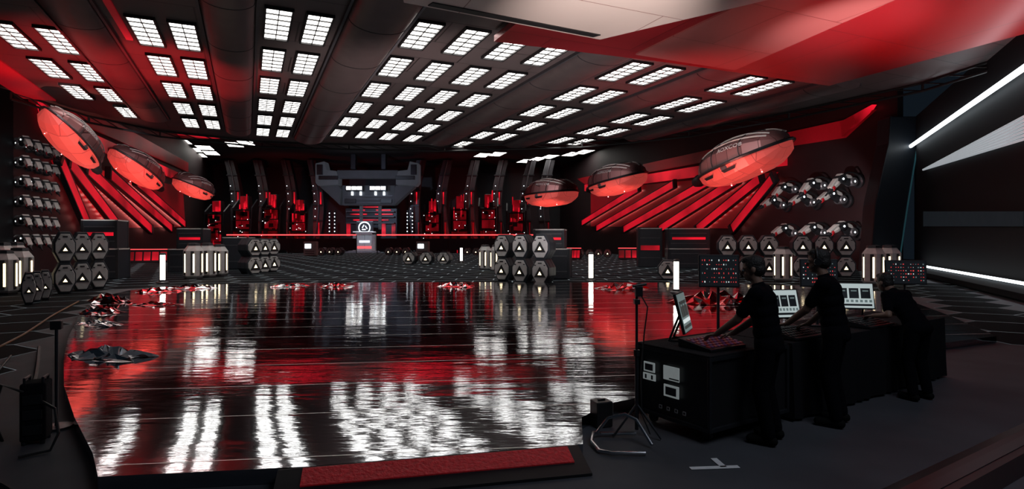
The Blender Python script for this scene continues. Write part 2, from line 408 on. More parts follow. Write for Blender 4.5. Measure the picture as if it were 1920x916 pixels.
# ---------------------------------------------------------------- wall ribs
def dR(px): k=(px-960)/F; return 29.53/(k+.1867)
def dL(px): k=(px-960)/F; return 14.07/(-k-.381)
def rib(px0,y0,px1,y1,df,off,label,grp,wd):
    a=P(px0,y0,df(px0)); b=P(px1,y1,df(px1)); a.x+=off; b.x+=off
    t=thing('wall_rib',label,'wall rib',b,0,grp); a=a-b; b=V((0,0,0)); d=a.normalized(); L=a.length
    q=d.to_track_quat('Y','Z').to_matrix().to_4x4()
    def nb(): mb=MB(); mb.T=q; return mb
    s=math.copysign(1,off)
    nb().box((0,L/2,0),(.2,L,wd)).build('beam',rib_g,t,bevel=.03)
    for e_ in (-1,1): nb().box((s*.05,L/2,e_*(wd/2+.06)),(.3,L,.12)).build('edge_beam',dark,t,bevel=.02)
    nb().box((s*.12,L/2,wd*.42),(.04,L*.98,.03)).build('light_strip',red_e,t)
    n=min(60,int(L/.9)); l0=None
    for i in range(n):
        if l0 is None: l0=nb().ell((s*.17,(i+.5)*L/n,-wd*.3),(.06,.13,.075),8,6).build('lamp',red_dot,t); c0=i
        else: c=l0.copy(); C.objects.link(c); c.location=d*((i-c0)*L/n)
    for yy in (0,L): nb().box((0,yy,0),(.4,.4,wd+.2)).build('end_bracket',dark,t,bevel=.04)
rr=[(1466,332,1385,430),(1442,332,1318,430),(1398,335,1246,430),(1342,339,1178,430),(1276,344,1126,428),(1208,352,1098,418)]
for i,(a,b,c,d) in enumerate(rr): rib(a,b,c,d,dR,-.6,f'red lamp-lit sloping rib on the right wall, {ORD[i]} from the wall arms','red ribs on the right wall',.75)
ll=[(92,296,150,428),(108,300,212,430),(142,312,272,430),(188,324,312,428),(240,338,338,420)]
for i,(a,b,c,d) in enumerate(ll): rib(a,b,c,d,dL,.6,f'red lamp-lit sloping rib on the left wall, {ORD[i]} from the left edge','red ribs on the left wall',.75)
def band(pts,df,off,name,m):
    vs=[P(px,py,df(px))+V((off,0,0)) for px,py in pts]; n=len(vs)
    vs2=[v+V((-off*.6,0,0)) for v in vs]
    mb=MB().add(vs+vs2,[tuple(range(n)),tuple(range(2*n-1,n-1,-1))]+[(i,(i+1)%n,n+(i+1)%n,n+i) for i in range(n)])
    struct(mb.build(name,m))
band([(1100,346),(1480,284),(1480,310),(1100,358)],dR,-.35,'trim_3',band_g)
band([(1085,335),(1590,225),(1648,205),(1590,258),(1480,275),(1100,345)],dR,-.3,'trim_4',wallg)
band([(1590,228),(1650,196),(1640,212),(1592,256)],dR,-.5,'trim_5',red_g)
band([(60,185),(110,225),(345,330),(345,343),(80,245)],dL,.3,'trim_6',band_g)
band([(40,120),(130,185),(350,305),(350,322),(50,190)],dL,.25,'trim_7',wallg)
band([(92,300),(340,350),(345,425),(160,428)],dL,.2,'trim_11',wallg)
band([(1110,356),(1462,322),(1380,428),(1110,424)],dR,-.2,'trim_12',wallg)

# ---------------------------------------------------------------- wall arms
def make_arm():
    t=thing('robot_arm','','robot arm')
    MB().rev([(0,.42),(.12,.42),(.16,.3),(.3,.28)],(0,0,0),(1,0,0),16).build('flange',dark,t,smooth=True)
    MB().rev([(-.3,.2),(-.25,.25),(.25,.25),(.3,.2)],(.5,0,.02),(0,1,0),16).build('shoulder_joint',grey,t,smooth=True)
    MB().rev([(0,.2),(.15,.26),(.6,.2),(.75,.15)],(.5,0,.0),(.8,0,.35),8).build('upper_arm',dark,t)
    MB().prism([(.45,.18),(.6,.42),(1.15,.62),(1.3,.5),(1.1,.36)],-.2,.2).build('upper_cover',pale,t,bevel=.03)
    MB().rev([(-.27,.18),(-.22,.24),(.22,.24),(.27,.18)],(1.18,0,.3),(0,1,0),16).build('elbow_joint',dark,t,smooth=True)
    MB().rev([(0,.18),(.3,.2),(.75,.13)],(1.2,0,.28),(.75,0,-.5),8).build('forearm',pale,t)
    MB().prism([(1.25,.42),(1.5,.40),(1.95,.0),(1.9,-.12),(1.55,.2)],-.16,.16).build('forearm_cover',pale,t,bevel=.03)
    MB().rev([(0,.18),(.12,.18)],(1.7,0,-.05),(.75,0,-.5),14).build('wrist_ring',red,t)
    MB().rev([(0,.13),(.2,.12),(.3,.05),(.55,.04)],(1.8,0,-.12),(.75,0,-.5),12).build('nozzle',dark,t,smooth=True)
    for s in (-1,1):
        for x,z in ((.5,-.25),(1.18,.03)): MB().ell((x,s*.29,z+.27),(.06,.03,.06),8,6).build('lamp',cool_e,t)
    MB().path([V((.2+1.3*i/12,.28,.35+.28*math.sin(PI*i/12)-.1*i/12)) for i in range(13)],.05).build('hose',black,t)
    return t
arm0=make_arm(); used=False
for row,z in enumerate((5.75,4.4,2.35)):
    for c,px in enumerate((1500,1555,1612) if row!=1 else (1478,1535,1592)):
        d=dR(px); t=arm0 if not used else copy_tree(arm0); used=True
        t.location=(wr(d)-.06,d,z+(.0 if row!=1 else .1)); t.rotation_euler=(0,R(12 if row==0 else -4),PI+math.atan(.1867))
        t.scale=(1.15,)*3
        tag(t,f'white and black robot arm on the right wall, {["top","middle","bottom"][row]} row, {ORD[c]} from the ribs','robot arm','robot arms on the right wall')
for row,z in enumerate((6.9,5.9,4.9,3.9,2.9,1.9)):
    for c,px in enumerate((30,50,68,84)):
        d=dL(px); t=copy_tree(arm0); t.scale=(.72,.72,.72)
        t.location=(wl(d)+.06,d,z); t.rotation_euler=(0,R(8),-R(28)); 
        tag(t,f'white and black robot arm on the left wall, {["top","second","third","fourth","fifth","bottom"][row]} row, {ORD[c]} from left edge','robot arm','robot arms on the left wall')

# ---------------------------------------------------------------- hexagonal barrels
face=mat('barrel_face',(.40,.39,.39),.45)
def make_barrel(w,h,dep):
    t=thing('hexagonal_barrel','','barrel')
    hx=lambda f,cz=.5:[(x*f*w,h*cz+(z-.5)*f*h) for x,z in ((-.24,0),(.24,0),(.5,.34),(.5,.66),(.24,1),(-.24,1),(-.5,.66),(-.5,.34))]
    MB().prism(hx(1.),0,dep).build('body',navy,t,bevel=.02)
    MB().prism(hx(.86),-.05,0.01).build('face_plate',face,t,bevel=.015)
    tr=lambda f,cz:[(f*w*math.sin(a),cz*h+f*w*math.cos(a)) for a in (0,2*PI/3,4*PI/3)]
    MB().prism(tr(.38,.42),-.07,-.045).build('emblem',black,t)
    for s in (-1,1): MB().box((s*w*.27,-.055,h*.76),(w*.1,.02,h*.04)).build('marking',black,t)
    MB().prism(tr(.12,.42),-.085,-.065).build('lamp',warm_e,t)
    MB().box((0,-.055,h*.84),(w*.22,.02,h*.05)).build('name_plate',black,t)
    for yy in (.25,.7): MB().prism(hx(1.015),dep*yy,dep*yy+.07).build('hoop',dark,t)
    return t
bp={}
def barrels(cols,rows,w,h,dep,yaw,desc,grp):
    for c,(X,Y) in enumerate(cols):
        for r_ in range(rows):
            key=(w,h,dep); t=copy_tree(bp[key]) if key in bp else make_barrel(*key); bp[key]=t
            t.location=(X,Y,r_*h); t.rotation_euler=(0,0,yaw)
            rw='' if rows==1 else (['lower ','upper ','topmost '][r_])
            tag(t,f'{rw}hexagonal barrel, {ORD[c]} from the left {desc}' if len(cols)>1 else f'{rw}hexagonal barrel {desc}','barrel',grp)
at=lambda px,d:((px-960)/F*d,d)
barrels([at(122,20.8),at(154,21.9),at(186,23.0)],2,.64,1.1,.5,R(44),'in the stack at the far left','hexagonal barrels at the far left')
barrels([at(478,32.8),at(496,34.2),at(513,35.6)],2,1.02,1.0,.8,R(62),'in the stack left of the door','hexagonal barrels left of the door')
barrels([at(941,27.4),at(975,26.3),at(1013,25.3)],2,.82,1.08,.8,R(-26),'in the stack at the stage back edge','hexagonal barrels at the stage back edge')
barrels([at(766,46),at(798,46),at(831,46)],1,1.05,.98,1.2,R(-5),'in the low row behind the stage','low row of barrels behind the stage')
barrels([at(602,74),at(618,74),at(634,74)],1,.98,1.,1.2,0,'in the tiny row left of the door','tiny row of barrels left of the door')
barrels([at(728,74),at(744,74),at(760,74)],1,.98,1.,1.2,0,'in the tiny row right of the door','tiny row of barrels right of the door')
barrels([at(1364,30),at(1403,30),at(1442,30)],2,.95,1.08,.8,R(-14),'in the stack behind the first operator','hexagonal barrels behind the first operator')
barrels([at(1505,30),at(1545,30),at(1586,30)],2,.95,1.08,.8,R(-14),'in the stack behind the middle operator','hexagonal barrels behind the middle operator')
barrels([at(1252,28)],1,.95,.95,1.0,R(-14),'standing alone by the right light bollards','single barrel')
barrels([at(54,17.3),at(69,18.0),at(85,18.7)],1,.36,.95,.3,R(40),'in the slim trio before the far left stack','slim barrels by the left wall')
barrels([at(1088+17*i,66) for i in range(4)],1,.9,.9,1.0,R(-10),'in the small far row left of the long crates','small far row of barrels on the right')
barrels([at(876,74),at(892,74)],1,.95,.95,1.0,0,'in the tiny pair behind the small bollard','tiny pair of barrels')

# ---------------------------------------------------------------- canisters
def make_can():
    t=thing('lantern_canister','','canister')
    MB().rev([(0,.30),(.06,.36),(1.0,.36),(1.2,.22)],(0,0,.06),(0,0,1),6).build('body',face,t)
    MB().rev([(0,.33),(.06,.33)],(0,0,0),(0,0,1),6).build('foot',black,t)
    MB().rev([(0,.24),(.08,.22),(.1,.1)],(0,0,1.26),(0,0,1),6).build('cap',dark,t)
    for a in (-90,-30,-150):
        n=V((math.cos(R(a)),math.sin(R(a)),0)); rot=M.Rotation(R(a+90),3,'Z')
        MB().box(n*.315+V((0,0,.6)),(.2,.02,.9),rot).build('slot_panel',black,t)
        MB().box(n*.33+V((0,0,.6)),(.055,.02,.7),rot).build('slot_light',warm_e,t)
    return t
can0=None
for i,(px,d,sc,lab) in enumerate([(363,29,1.3,'white lantern canister in the left trio, leftmost'),(388,30,1.3,'white lantern canister in the left trio, middle one'),(411,31.2,1.25,'white lantern canister in the left trio, rightmost'),
  (910,37.5,1.2,'white lantern canister left of the stage edge barrel stack, left one'),(931,36,1.2,'white lantern canister left of the stage edge barrel stack, right one'),
  (1638,25,1.25,'white lantern canister behind the third operator, left one'),(1668,26,1.25,'white lantern canister behind the third operator, right one'),
  (8,20.6,1.15,'white lantern canister at the left edge, front left one'),(37,21.9,1.2,'white lantern canister at the left edge, front right one'),(1468,27,1.2,'white lantern canister standing between the two barrel stacks behind the operators'),
  (2,23.2,1.35,'white lantern canister at the left edge, back left one'),(27,24.3,1.35,'white lantern canister at the left edge, back right one')]):
    t=make_can() if can0 is None else copy_tree(can0); can0=can0 or t
    t.location=(*at(px,d),0); t.scale=(sc,)*3; t.rotation_euler=(0,0,math.atan2(-at(px,d)[0],d)); tag(t,lab,'canister','white lantern canisters')

# ---------------------------------------------------------------- bollard lights
def make_bol():
    t=thing('light_bollard','','light')
    MB().rev([(0,.26),(.05,.26),(.1,.16),(.16,.15)],(0,0,0),(0,0,1),16).build('base',dark,t,smooth=True)
    MB().tube((0,0,.16),(0,0,1.25),.10,n=16).build('tube',tube_e,t,smooth=True)
    MB().rev([(0,.13),(.06,.13),(.1,.08)],(0,0,1.25),(0,0,1),16).build('cap',dark,t,smooth=True); return t
b0=None
for px,y,z,sc,lab in [(305,531,0,1,'glowing white light bollard at the left back of the stage'),(225,510,0,1,'small glowing light bollard beyond the far left barrel stack'),
  (1108,527,0,1,'glowing white light bollard right of the stage edge barrels'),(865,492,0,1,'small glowing light bollard by the low barrel row'),(1268,549,.12,.85,'bright light bollard standing on the stage near the portable screen'),
  (1201,492,0,.9,'thin light bollard in front of the long crates, left one'),(1287,500,0,.9,'thin light bollard in front of the long crates, right one'),(1476,514,0,.8,'light bollard between the first and middle operators')]:
    t=make_bol() if b0 is None else copy_tree(b0); b0=b0 or t
    t.location=G(px,y,z); t.scale=(sc,)*3; tag(t,lab,'light','glowing light bollards')

# ---------------------------------------------------------------- crates
def crate(px,d,w,dep,h,rz,z,label,redtop=True):
    X,Y=at(px,d); t=thing('crate',label,'crate',(X,Y,z),rz,'dark crates around the hall')
    MB().box((0,0,h/2),(w,dep,h-.02)).build('body',navy,t,bevel=.04)
    for sx in (-1,1):
        for sy in (-1,1): MB().box((sx*(w/2-.04),sy*(dep/2-.04),h/2),(.12,.12,h)).build('corner_post',dark,t,bevel=.01)
    f=MB()
    for sy in (-1,1): f.box((0,sy*(dep/2-.02),h-.03),(w,.08,.06))
    for sx in (-1,1): f.box((sx*(w/2-.02),0,h-.03),(.08,dep-.1,.06))
    f.build('top_rim',pale,t)
    if redtop: MB().box((0,-dep/2-.01,h*.5),(w*.8,.03,h*.12)).build('light_panel',red_g,t)
    for q in (.25,.75): MB().box((0,-dep/2-.012,h*q),(w*.85,.03,.05)).build('batten',mid,t)
crate(198,29,1.6,1.6,1.5,R(15),0,'lower dark crate behind the far left barrel stack',False)
crate(198,29,1.5,1.5,1.4,R(15),1.5,'upper red-lit crate with pale rim, stacked behind the far left barrels')
crate(350,35,1.5,1.5,1.4,R(10),0,'lower dark crate behind the left lantern canisters',False)
crate(364,35,1.4,1.4,1.2,R(10),1.4,'upper red-lit crate stacked behind the left lantern canisters')
crate(448,39,1.6,1.6,2.1,R(8),0,'tall dark crate just left of the barrel stack left of the door',False)
crate(1040,29.5,1.6,1.6,1.5,R(-10),0,'lower dark crate behind the stage edge barrels',False)
crate(1032,29.5,1.5,1.5,.95,R(-10),1.5,'upper red-lit crate behind the stage edge barrels')
crate(1217,41.5,1.6,1.6,2.75,R(-8),0,'tall narrow crate at the left end of the long crates')
crate(1288,40,2.7,1.6,1.35,R(-8),0,'lower long dark crate right of the tall narrow crate',False)
crate(1288,40,2.7,1.6,1.35,R(-8),1.35,'upper long red-lit crate right of the tall narrow crate')
def cabinet(px,d,label):
    t=thing('cabinet',label,'cabinet',(*at(px,d),0),0,'pale lit cabinets before the door')
    MB().box((0,0,.9),(1.5,.9,1.7)).build('body',face,t,bevel=.08)
    MB().box((0,0,.04),(1.3,.8,.08)).build('plinth',black,t)
    MB().box((-.2,-.46,1.2),(.7,.03,.5)).build('display',cool_e,t)
    for q in (.35,.6): MB().box((0,-.46,q),(1.1,.03,.06)).build('vent',black,t)
cabinet(583,70,'pale lit cabinet left of the tiny barrels')
cabinet(793,70,'pale lit cabinet right of the tiny barrels')
def barrier(px,d,w,rz,label):
    t=thing('barrier',label,'barrier',(*at(px,d),0),rz,'low red-lit barriers')
    MB().prism([(-.5,0),(.5,0),(.25,1.1),(-.1,1.1)],-w/2,w/2,'yz').build('body',navy,t,bevel=.03)
    rot=M.Rotation(-math.atan2(.4,1.1),3,'X'); n=5
    for i in range(n): MB().box((-w/2+w*(i+.5)/n,-.33,.55),(w/n*.8,.05,.75),rot).build('light_panel',red_g,t)
    MB().box((0,.06,1.12),(w,.3,.06)).build('top_rail',red_e,t)
barrier(277,50,3.0,R(24),'low red-lit barrier on the left, before the left ribs')
barrier(1190,58,3.2,R(-10),'low red-lit barrier on the right, left of the long crates')
barrier(1074,58,1.6,R(-20),'short red-lit barrier behind the stage edge barrels')

# ---------------------------------------------------------------- back of the hall
cx=lambda px,d:(px-960)/F*d
d0=92; sc=d0/F; XC=cx(688,d0)
zz=lambda y:H-(y-HY)*sc
t=thing('gantry','wide grey overhead gantry with two bright spotlights above the door','gantry',(XC,d0,0))
gm=mat('gantry_grey_glow',(.06,.06,.072),.7,0,(.5,.55,.65),.05,scale=.6,var=.6)  # blue-grey light put into both gantry greys as faint emission
gm2=mat('gantry_dark_glow',(.04,.04,.05),.7,0,(.5,.55,.65),.022,scale=.6,var=.6)
for s in (-1,1):
    MB().prism([(s*x*sc,zz(y)) for x,y in ((97,306),(80,302),(76,318),(58,320),(54,334),(54,346),(92,348),(97,342))],0,2.2).build('side_bracket',gm,t,bevel=.1)
    MB().prism([(s*x*sc,zz(y)) for x,y in ((90,349),(54,347),(50,354),(52,384),(60,376),(82,356))],.2,2.0).build('side_gusset',gm2,t,bevel=.08)
MB().prism([(x*sc,zz(y)) for x,y in ((-50,346),(50,346),(50,384),(-50,384))],1.0,2.2).build('lower_beam',gm2,t,bevel=.1)
MB().box((0,.9,zz(326)),(9.6,1.2,1.3)).build('bridge',gm2,t,bevel=.1)
for s in (-1,1): MB().box((s*2.4,1.2,zz(292)+1),(.8,.8,6)).build('hanger',dark,t,bevel=.1)
for q in (366,372,379): MB().box((0,.96,zz(q)),(7.6,.2,.12)).build('seam',mid,t)
for s in (-1,1):
    MB().box((s*72*sc,-.1,zz(333)),(3.0,.4,.6)).build('vent',black,t,bevel=.05)
    MB().box((s*34*sc,.9,zz(376)),(1.8,.4,.7)).build('vent',black,t,bevel=.05)
    MB().box((s*88*sc,-.1,zz(318)),(.9,.4,1.6)).build('side_plate',dark,t,bevel=.05)
    MB().box((s*22*sc,-.2,zz(353)),(2.7,.9,.9)).build('lamp_housing',dark,t,bevel=.05)
    for q in (-.85,0,.85): MB().box((s*22*sc+q,-.68,zz(353)),(.7,.1,.5)).build('lamp',white_e,t)
    for q in (14,30): MB().box((s*q*sc,.8,zz(362)),(.25,.4,.5)).build('lower_light',cool_e,t)
    lamp('SPOT',(XC+s*22*sc,d0-1.6,zz(356)),(XC+s*14*sc,d0-2.,0),12000,(.8,.9,1),.2,36)
t=thing('door_tower','tall dark tower with red-lit decks above the door','tower',(XC,d0+2.8,0))
for (x0,x1,y0,y1,dp) in ((-50,50,388,472,2.6),(-44,44,386,345,2.0)): MB().box(((x0+x1)/2*sc,dp/2,(zz(y0)+max(0,zz(y1)))/2),((x1-x0)*sc,dp,abs(zz(y0)-max(0,zz(y1))))).build('body',dark,t,bevel=.08)
for (x0,x1,y) in ((-36,-12,392),(10,38,392),(-40,-8,400),(8,42,400),(-34,34,411),(-20,20,386)):
    MB().box(((x0+x1)/2*sc,-.15,zz(y)),((x1-x0)*sc,.3,.2)).build('deck_light',red_g,t)
for y in (395,405,417): MB().box((0,-.3,zz(y)),(92*sc,.8,.2)).build('deck',mid,t)
for s in (-1,1):
    MB().box((s*18*sc,-.35,zz(404)),(.5,.5,4.2)).build('lit_column',gm,t,bevel=.05)
    for x in (-.8,.8): MB().box((s*34*sc+x,-.1,zz(430)),(.6,.2,2.0)).build('side_glow',red_g,t)
    for j in (70,80):
        MB().tube((s*j*sc,0,0),(s*j*sc,0,zz(392)),.14).build('lamp_mast',dark,t)
        l0=MB().ell((s*j*sc,-.22,zz(398)),(.08,.08,.08),8,6).build('mast_lamp',cool_e,t)
        for i in range(1,6): c=l0.copy(); C.objects.link(c); c.location=(0,0,zz(398+i*7)-zz(398))
t=thing('entrance_door','pale lit entrance door with round triangle emblem at the back','door',(XC,d0-1.5,0))
w2=15*sc
fr=MB(); 
for s in (-1,1): fr.box((s*(w2+.2),0,zz(436)/2),(.5,.9,zz(436)))
fr.box((0,0,zz(437)),(2*w2+.9,.9,.5)); fr.build('frame',pale,t,bevel=.06)
dl=mat('door_leaf',(.35,.36,.38),.4,0,(.7,.8,.9),.12)
for s in (-1,1):
    MB().box((s*w2/2,.1,zz(440)/2),(w2-.06,.2,zz(440)-.1)).build('leaf',dl,t,bevel=.03)
MB().box((0,-.02,1.7),(w2*1.3,.12,.35)).build('light_panel',emb_e,t)
MB().box((0,-.05,.8),(w2*1.7,.12,.3)).build('red_panel',red_e,t)
em=MB(); n=28
zc=zz(427)
em.path([V((.85*math.cos(2*PI*i/n),-.1,zc+.85*math.sin(2*PI*i/n))) for i in range(n+1)],.09,6)
for a in (90,210,330):
    p=V((.55*math.cos(R(a)),-.1,zc+.55*math.sin(R(a)))); q=V((.55*math.cos(R(a+120)),-.1,zc+.55*math.sin(R(a+120))))
    em.tube(p.lerp(q,.12),p.lerp(q,.7),.1,n=6)
em.build('emblem',emb_e,t)
MB().box((0,.2,zc),(2.6,.3,2.0)).build('emblem_plate',dark,t,bevel=.1)
for i in range(3): MB().box((0,-.6-.4*i,.1*(3-i)/2),(4.6+.5*i,.4,.1*(3-i))).build('step',grey,t)
for (p0,p1,lab) in ((425,668,'thin red light rail running left of the entrance door'),(707,1062,'thin red light rail running right of the entrance door')):
    d=83; X0,X1=cx(p0,d),cx(p1,d); z=H+10/F*d
    t=thing('light_rail',lab,'railing',((X0+X1)/2,d,0),0,'red light rails'); L=X1-X0
    MB().box((0,0,z),(L,.12,.15)).build('light_strip',red_e,t)
    n=9
    for i in range(n): MB().tube((-L/2+L*i/(n-1),.08,0),(-L/2+L*i/(n-1),.08,z),.06).build('post',dark,t)
    MB().box((0,.1,z*.5),(L,.06,z*.62)).build('infill_panel',navy,t)
soft_g=glow('soft_red_glow',(.9,.010,.03),.22,.5,.0,1.)
def make_tower(fl,seed):
    hgt=8.8; rn=random.Random(seed)
    t=thing('equipment_tower','','machine')
    for c,z_,tp in (((0,0,1.6),(3.0,2.8,3.2),.92),((0,.2,hgt*.45),(2.3,2.2,hgt*.55),1),((0,.4,hgt*.8),(1.6,1.6,hgt*.3),.7)): MB().box(c,z_,top=tp).build('body',dark,t,bevel=.08)
    for s in (-1,1): MB().prism([(-1.2,0),(-1.7,1),(-1.0,hgt*.75),(.9,hgt*.9),(1.2,0)],s*1.4-.1,s*1.4+.1,'yz').build('side_fin',navy,t)
    for x,z,w_,h_,y in ((0,2.0,2.3,2.2,-1.40),(0,4.8,1.9,2.6,-.92),(0,7.4,1.1,1.8,-.42)): MB().box((x,y,z),(w_,.1,h_)).build('glow_panel',soft_g,t)
    for i in range(16):
        z=rn.uniform(.6,8.2); wd=1.2 if z<3 else (.95 if z<6 else .6)
        x=rn.uniform(-wd,wd); MB().box((x,-1.46 if z<3.2 else (-.98 if z<6.2 else -.48),z),(rn.uniform(.06,.18),.2,rn.uniform(.4,1.8))).build('glow_strip',red_g,t)
    for i in range(9):
        z=rn.uniform(.8,7); x=rn.uniform(-1.,1.); MB().box((x*(1 if z<5 else .6),-1.5 if z<3.2 else -1.02,z),(rn.uniform(.3,.8),.3,rn.uniform(.15,.8))).build('module',black,t,bevel=.03)
    l0=None
    for i in range(9):
        x=rn.uniform(-1.2,1.2); z=rn.uniform(.5,6.); y=-1.66 if z<3.2 else -1.2
        if l0 is None: l0=MB().ell((0,0,0),(.045,.05,.045),8,6).build('lamp',cool_e,t); c=l0
        else: c=l0.copy(); C.objects.link(c)
        c.location=(x,y,z)
    for i in range(4): MB().box((0,-1.3,hgt*(.2+.17*i)),(2.5,.5,.14)).build('deck',black,t)
    return t
for fl,sd,pxs in ((1,'left of the door',(408,460,513,564)),(-1,'right of the door',(812,863,916,968))):
    for i,px in enumerate(pxs):
        t=make_tower(fl,i if fl>0 else 13-i); t.location=(cx(px,88),88,0)
        t.scale=(1,1,(.93,1.02,1.05,.95)[i])
        tag(t,f'red-lit equipment tower {sd}, {ORD[i]} from the {"left wall" if fl>0 else "door"}','machine','red-lit equipment towers at the back')
pilm=mat('pillar_grey',(.05,.05,.058),.5,.2,scale=.5,var=.5)
def make_bp(fl):
    t=thing('back_pillar','','pillar')
    n=12
    cv=[(fl*(1.2*math.sin(PI*i/n)-.2),15.2*i/n) for i in range(n+1)]
    MB().prism([(x-.75-.25*(1-z/15.2),z) for x,z in cv]+[(x+.75+.25*(1-z/15.2),z) for x,z in reversed(cv)],-.6,.6).build('shaft',pilm,t,bevel=.06)
    MB().path([V((x,-.66,z)) for x,z in cv],.16,8).build('duct',mid,t,smooth=True)
    for i in (2,4,6,8,10): MB().box((cv[i][0],-.65,cv[i][1]),(1.9,.3,.22)).build('collar',dark,t,bevel=.03)
    for i in (3,7): MB().box((cv[i][0]+.45,-.65,cv[i][1]),(.18,.25,2.0)).build('glow_strip',red_g,t)
    l0=None
    for i in (5,6,7,8,9):
        if l0 is None: l0=MB().ell((0,0,0),(.06,.06,.06),8,6).build('lamp',cool_e,t); c=l0
        else: c=l0.copy(); C.objects.link(c)
        c.location=(cv[i][0]-.5,-.68,cv[i][1]-.5)
    return t
tp={}
for i,px in enumerate((434,487,539,588,788,838,890,942,995,1030)):
    fl=1 if px<688 else -1
    t=make_bp(fl) if fl not in tp else copy_tree(tp[fl]); tp.setdefault(fl,t)
    t.location=(cx(px,98),98,0); sd=('left',i) if i<4 else ('right',i-4)
    tag(t,f'tall dark back pillar behind the equipment towers, {ORD[sd[1]]} from left on the {sd[0]} side','pillar','tall pillars at the back')

# ---------------------------------------------------------------- right near wall
def wn(px): k=(px-960)/F; return 8.18/(k-.452)
def nw(px,y,off=.3): p=P(px,y,wn(px)); p.x-=off; return p
t=thing('light_tube','long bright light tube sloping along the right wall top','light',(0,0,0))
a,b=nw(1708,280),nw(1960,112)
MB().tube(a,b,.10).build('tube',cool_e,t)
for q in (.02,.25,.5,.75,.98): MB().box(a.lerp(b,q)+V((.14,0,.12)),(.2,.16,.2)).build('bracket',black,t)
t=thing('light_fan','fan of pale light slats on the right wall','light',(0,0,0))
fm=mat('fan_light',(.2,.2,.2),.5,0,(.85,.93,1),.34)
for i in range(7):
    MB().path([nw(1736,318,.15),nw(1930,218+7*i,.15)],.05,6).build('slat',fm,t)
t=thing('wall_panel','long grey panel set low across the right wall','panel',(0,0,0))
q=[nw(1735,396,.12),nw(1925,396,.12),nw(1925,424,.12),nw(1735,424,.12)]; q2=[v+V((.1,0,0)) for v in q]
MB().add(q+q2,[(0,1,2,3),(7,6,5,4),(0,1,5,4),(1,2,6,5),(2,3,7,6),(3,0,4,7)]).build('face',mat('wall_panel_grey',(.010,.012,.015),.8,0,(.45,.6,.75),.014,scale=2.,var=.6,spec=.1),t)
t=thing('light_kerb','low kerb with bright strip at the foot of the right wall','kerb',(0,0,0))
MB().path([V((wn_x,Y,.3)) for wn_x,Y in ((22.8,33.8),(14.3,14.8))],.3,8).build('body',ledw,t)
MB().path([V((22.5,33.8,.62)),V((14.0,14.8,.62))],.05,8).build('light_strip',cool_e,t)
t=thing('arch_pillar','dark curved arch pillar with teal edge beside the robot arms','pillar',(22.7,35.2,0))
pp=[(-1.6,0),(0,0),(.6,4),(1.2,7.6),(1.2,9.2),(-.4,9.2),(-.5,7.6),(-1.3,4)]
MB().prism(pp,-.6,.6).build('body',navy,t,bevel=.05)
MB().path([V((x+.02,-.64,z)) for x,z in pp[1:5]],.04,6).build('edge_light',teal_e,t)
MB().path([V((x,-.64,z)) for x,z in (pp[0],pp[7],pp[6],pp[5])],.04,6).build('edge_trim',dark,t)

# ---------------------------------------------------------------- foil on the stage
def foil(px,y,sx,sy,h,m,label,rz=0.):
    n=12; vs=[];fs=[]
    for i in range(n+1):
        for j in range(n+1):
            u,v=-1+2*i/n,-1+2*j/n; rr_=max(abs(u),abs(v)); 
            jj=.5/n
            vs.append((u*sx/2*(1+.25*math.sin(5*v+px))+random.uniform(-jj,jj)*sx,v*sy/2*(1+.25*math.cos(4*u+y))+random.uniform(-jj,jj)*sy,max(0.004,(1-rr_**2)*h*random.random()**1.6)+.004))
    for i in range(n):
        for j in range(n):
            a=i*(n+1)+j; fs+= [(a,a+1,a+n+2),(a,a+n+2,a+n+1)]
    mb=MB(); mb.v=vs; mb.f=[list(f) for f in fs]; mb.m=[(1 if random.random()<.35 else 0) for f in fs]
    o=mb.build('crumpled_foil',m); o.location=G(px,y,.12); o.rotation_euler=(0,0,rz)
    tag(o,label,'foil','crumpled foil on the stage')
foil_b=mat('pale_foil',(.8,.8,.82),.4,.4)
foil(205,668,1.15,.55,.2,[foil_b,foil_s],'large crumpled silver foil on the left edge of the stage',R(-20))
foil(185,608,1.0,.5,.10,[foil_s,foil_b],'flat silver foil scrap behind the large crumpled foil',R(-30))
foil(190,585,1.1,.7,.2,[foil_r,foil_s],'crumpled red foil heap nearest the left wall',R(-30))
foil(205,565,1.3,.8,.28,[foil_r,foil_s],'tall red foil heap behind the nearest red heap',R(-30))
foil(290,571,1.3,.5,.10,[foil_r,foil_s],'small flat red foil scrap on the stage left')
foil(293,547,1.1,.8,.2,[foil_r,foil_s],'small red foil heap by the left bollard')
foil(360,540,1.5,.8,.18,[foil_s,foil_r],'silver foil heap on the left back stage edge')
foil(545,537,1.2,.7,.16,[foil_s,foil_r],'foil scrap on the back stage edge below the left barrel stack')
foil(630,537,1.1,.7,.16,[foil_r,foil_s],'small red foil scrap on the back stage edge below the door')
foil(855,537,1.2,.7,.2,[foil_r,foil_s],'small red foil heap on the back stage edge near the barrel stack')
foil(1168,541,1.6,.8,.25,[foil_r,foil_s],'red foil heap on the right back stage edge')
foil(1335,566,2.1,1.4,.4,[foil_r,foil_s],'large red and silver foil heap behind the portable screen')

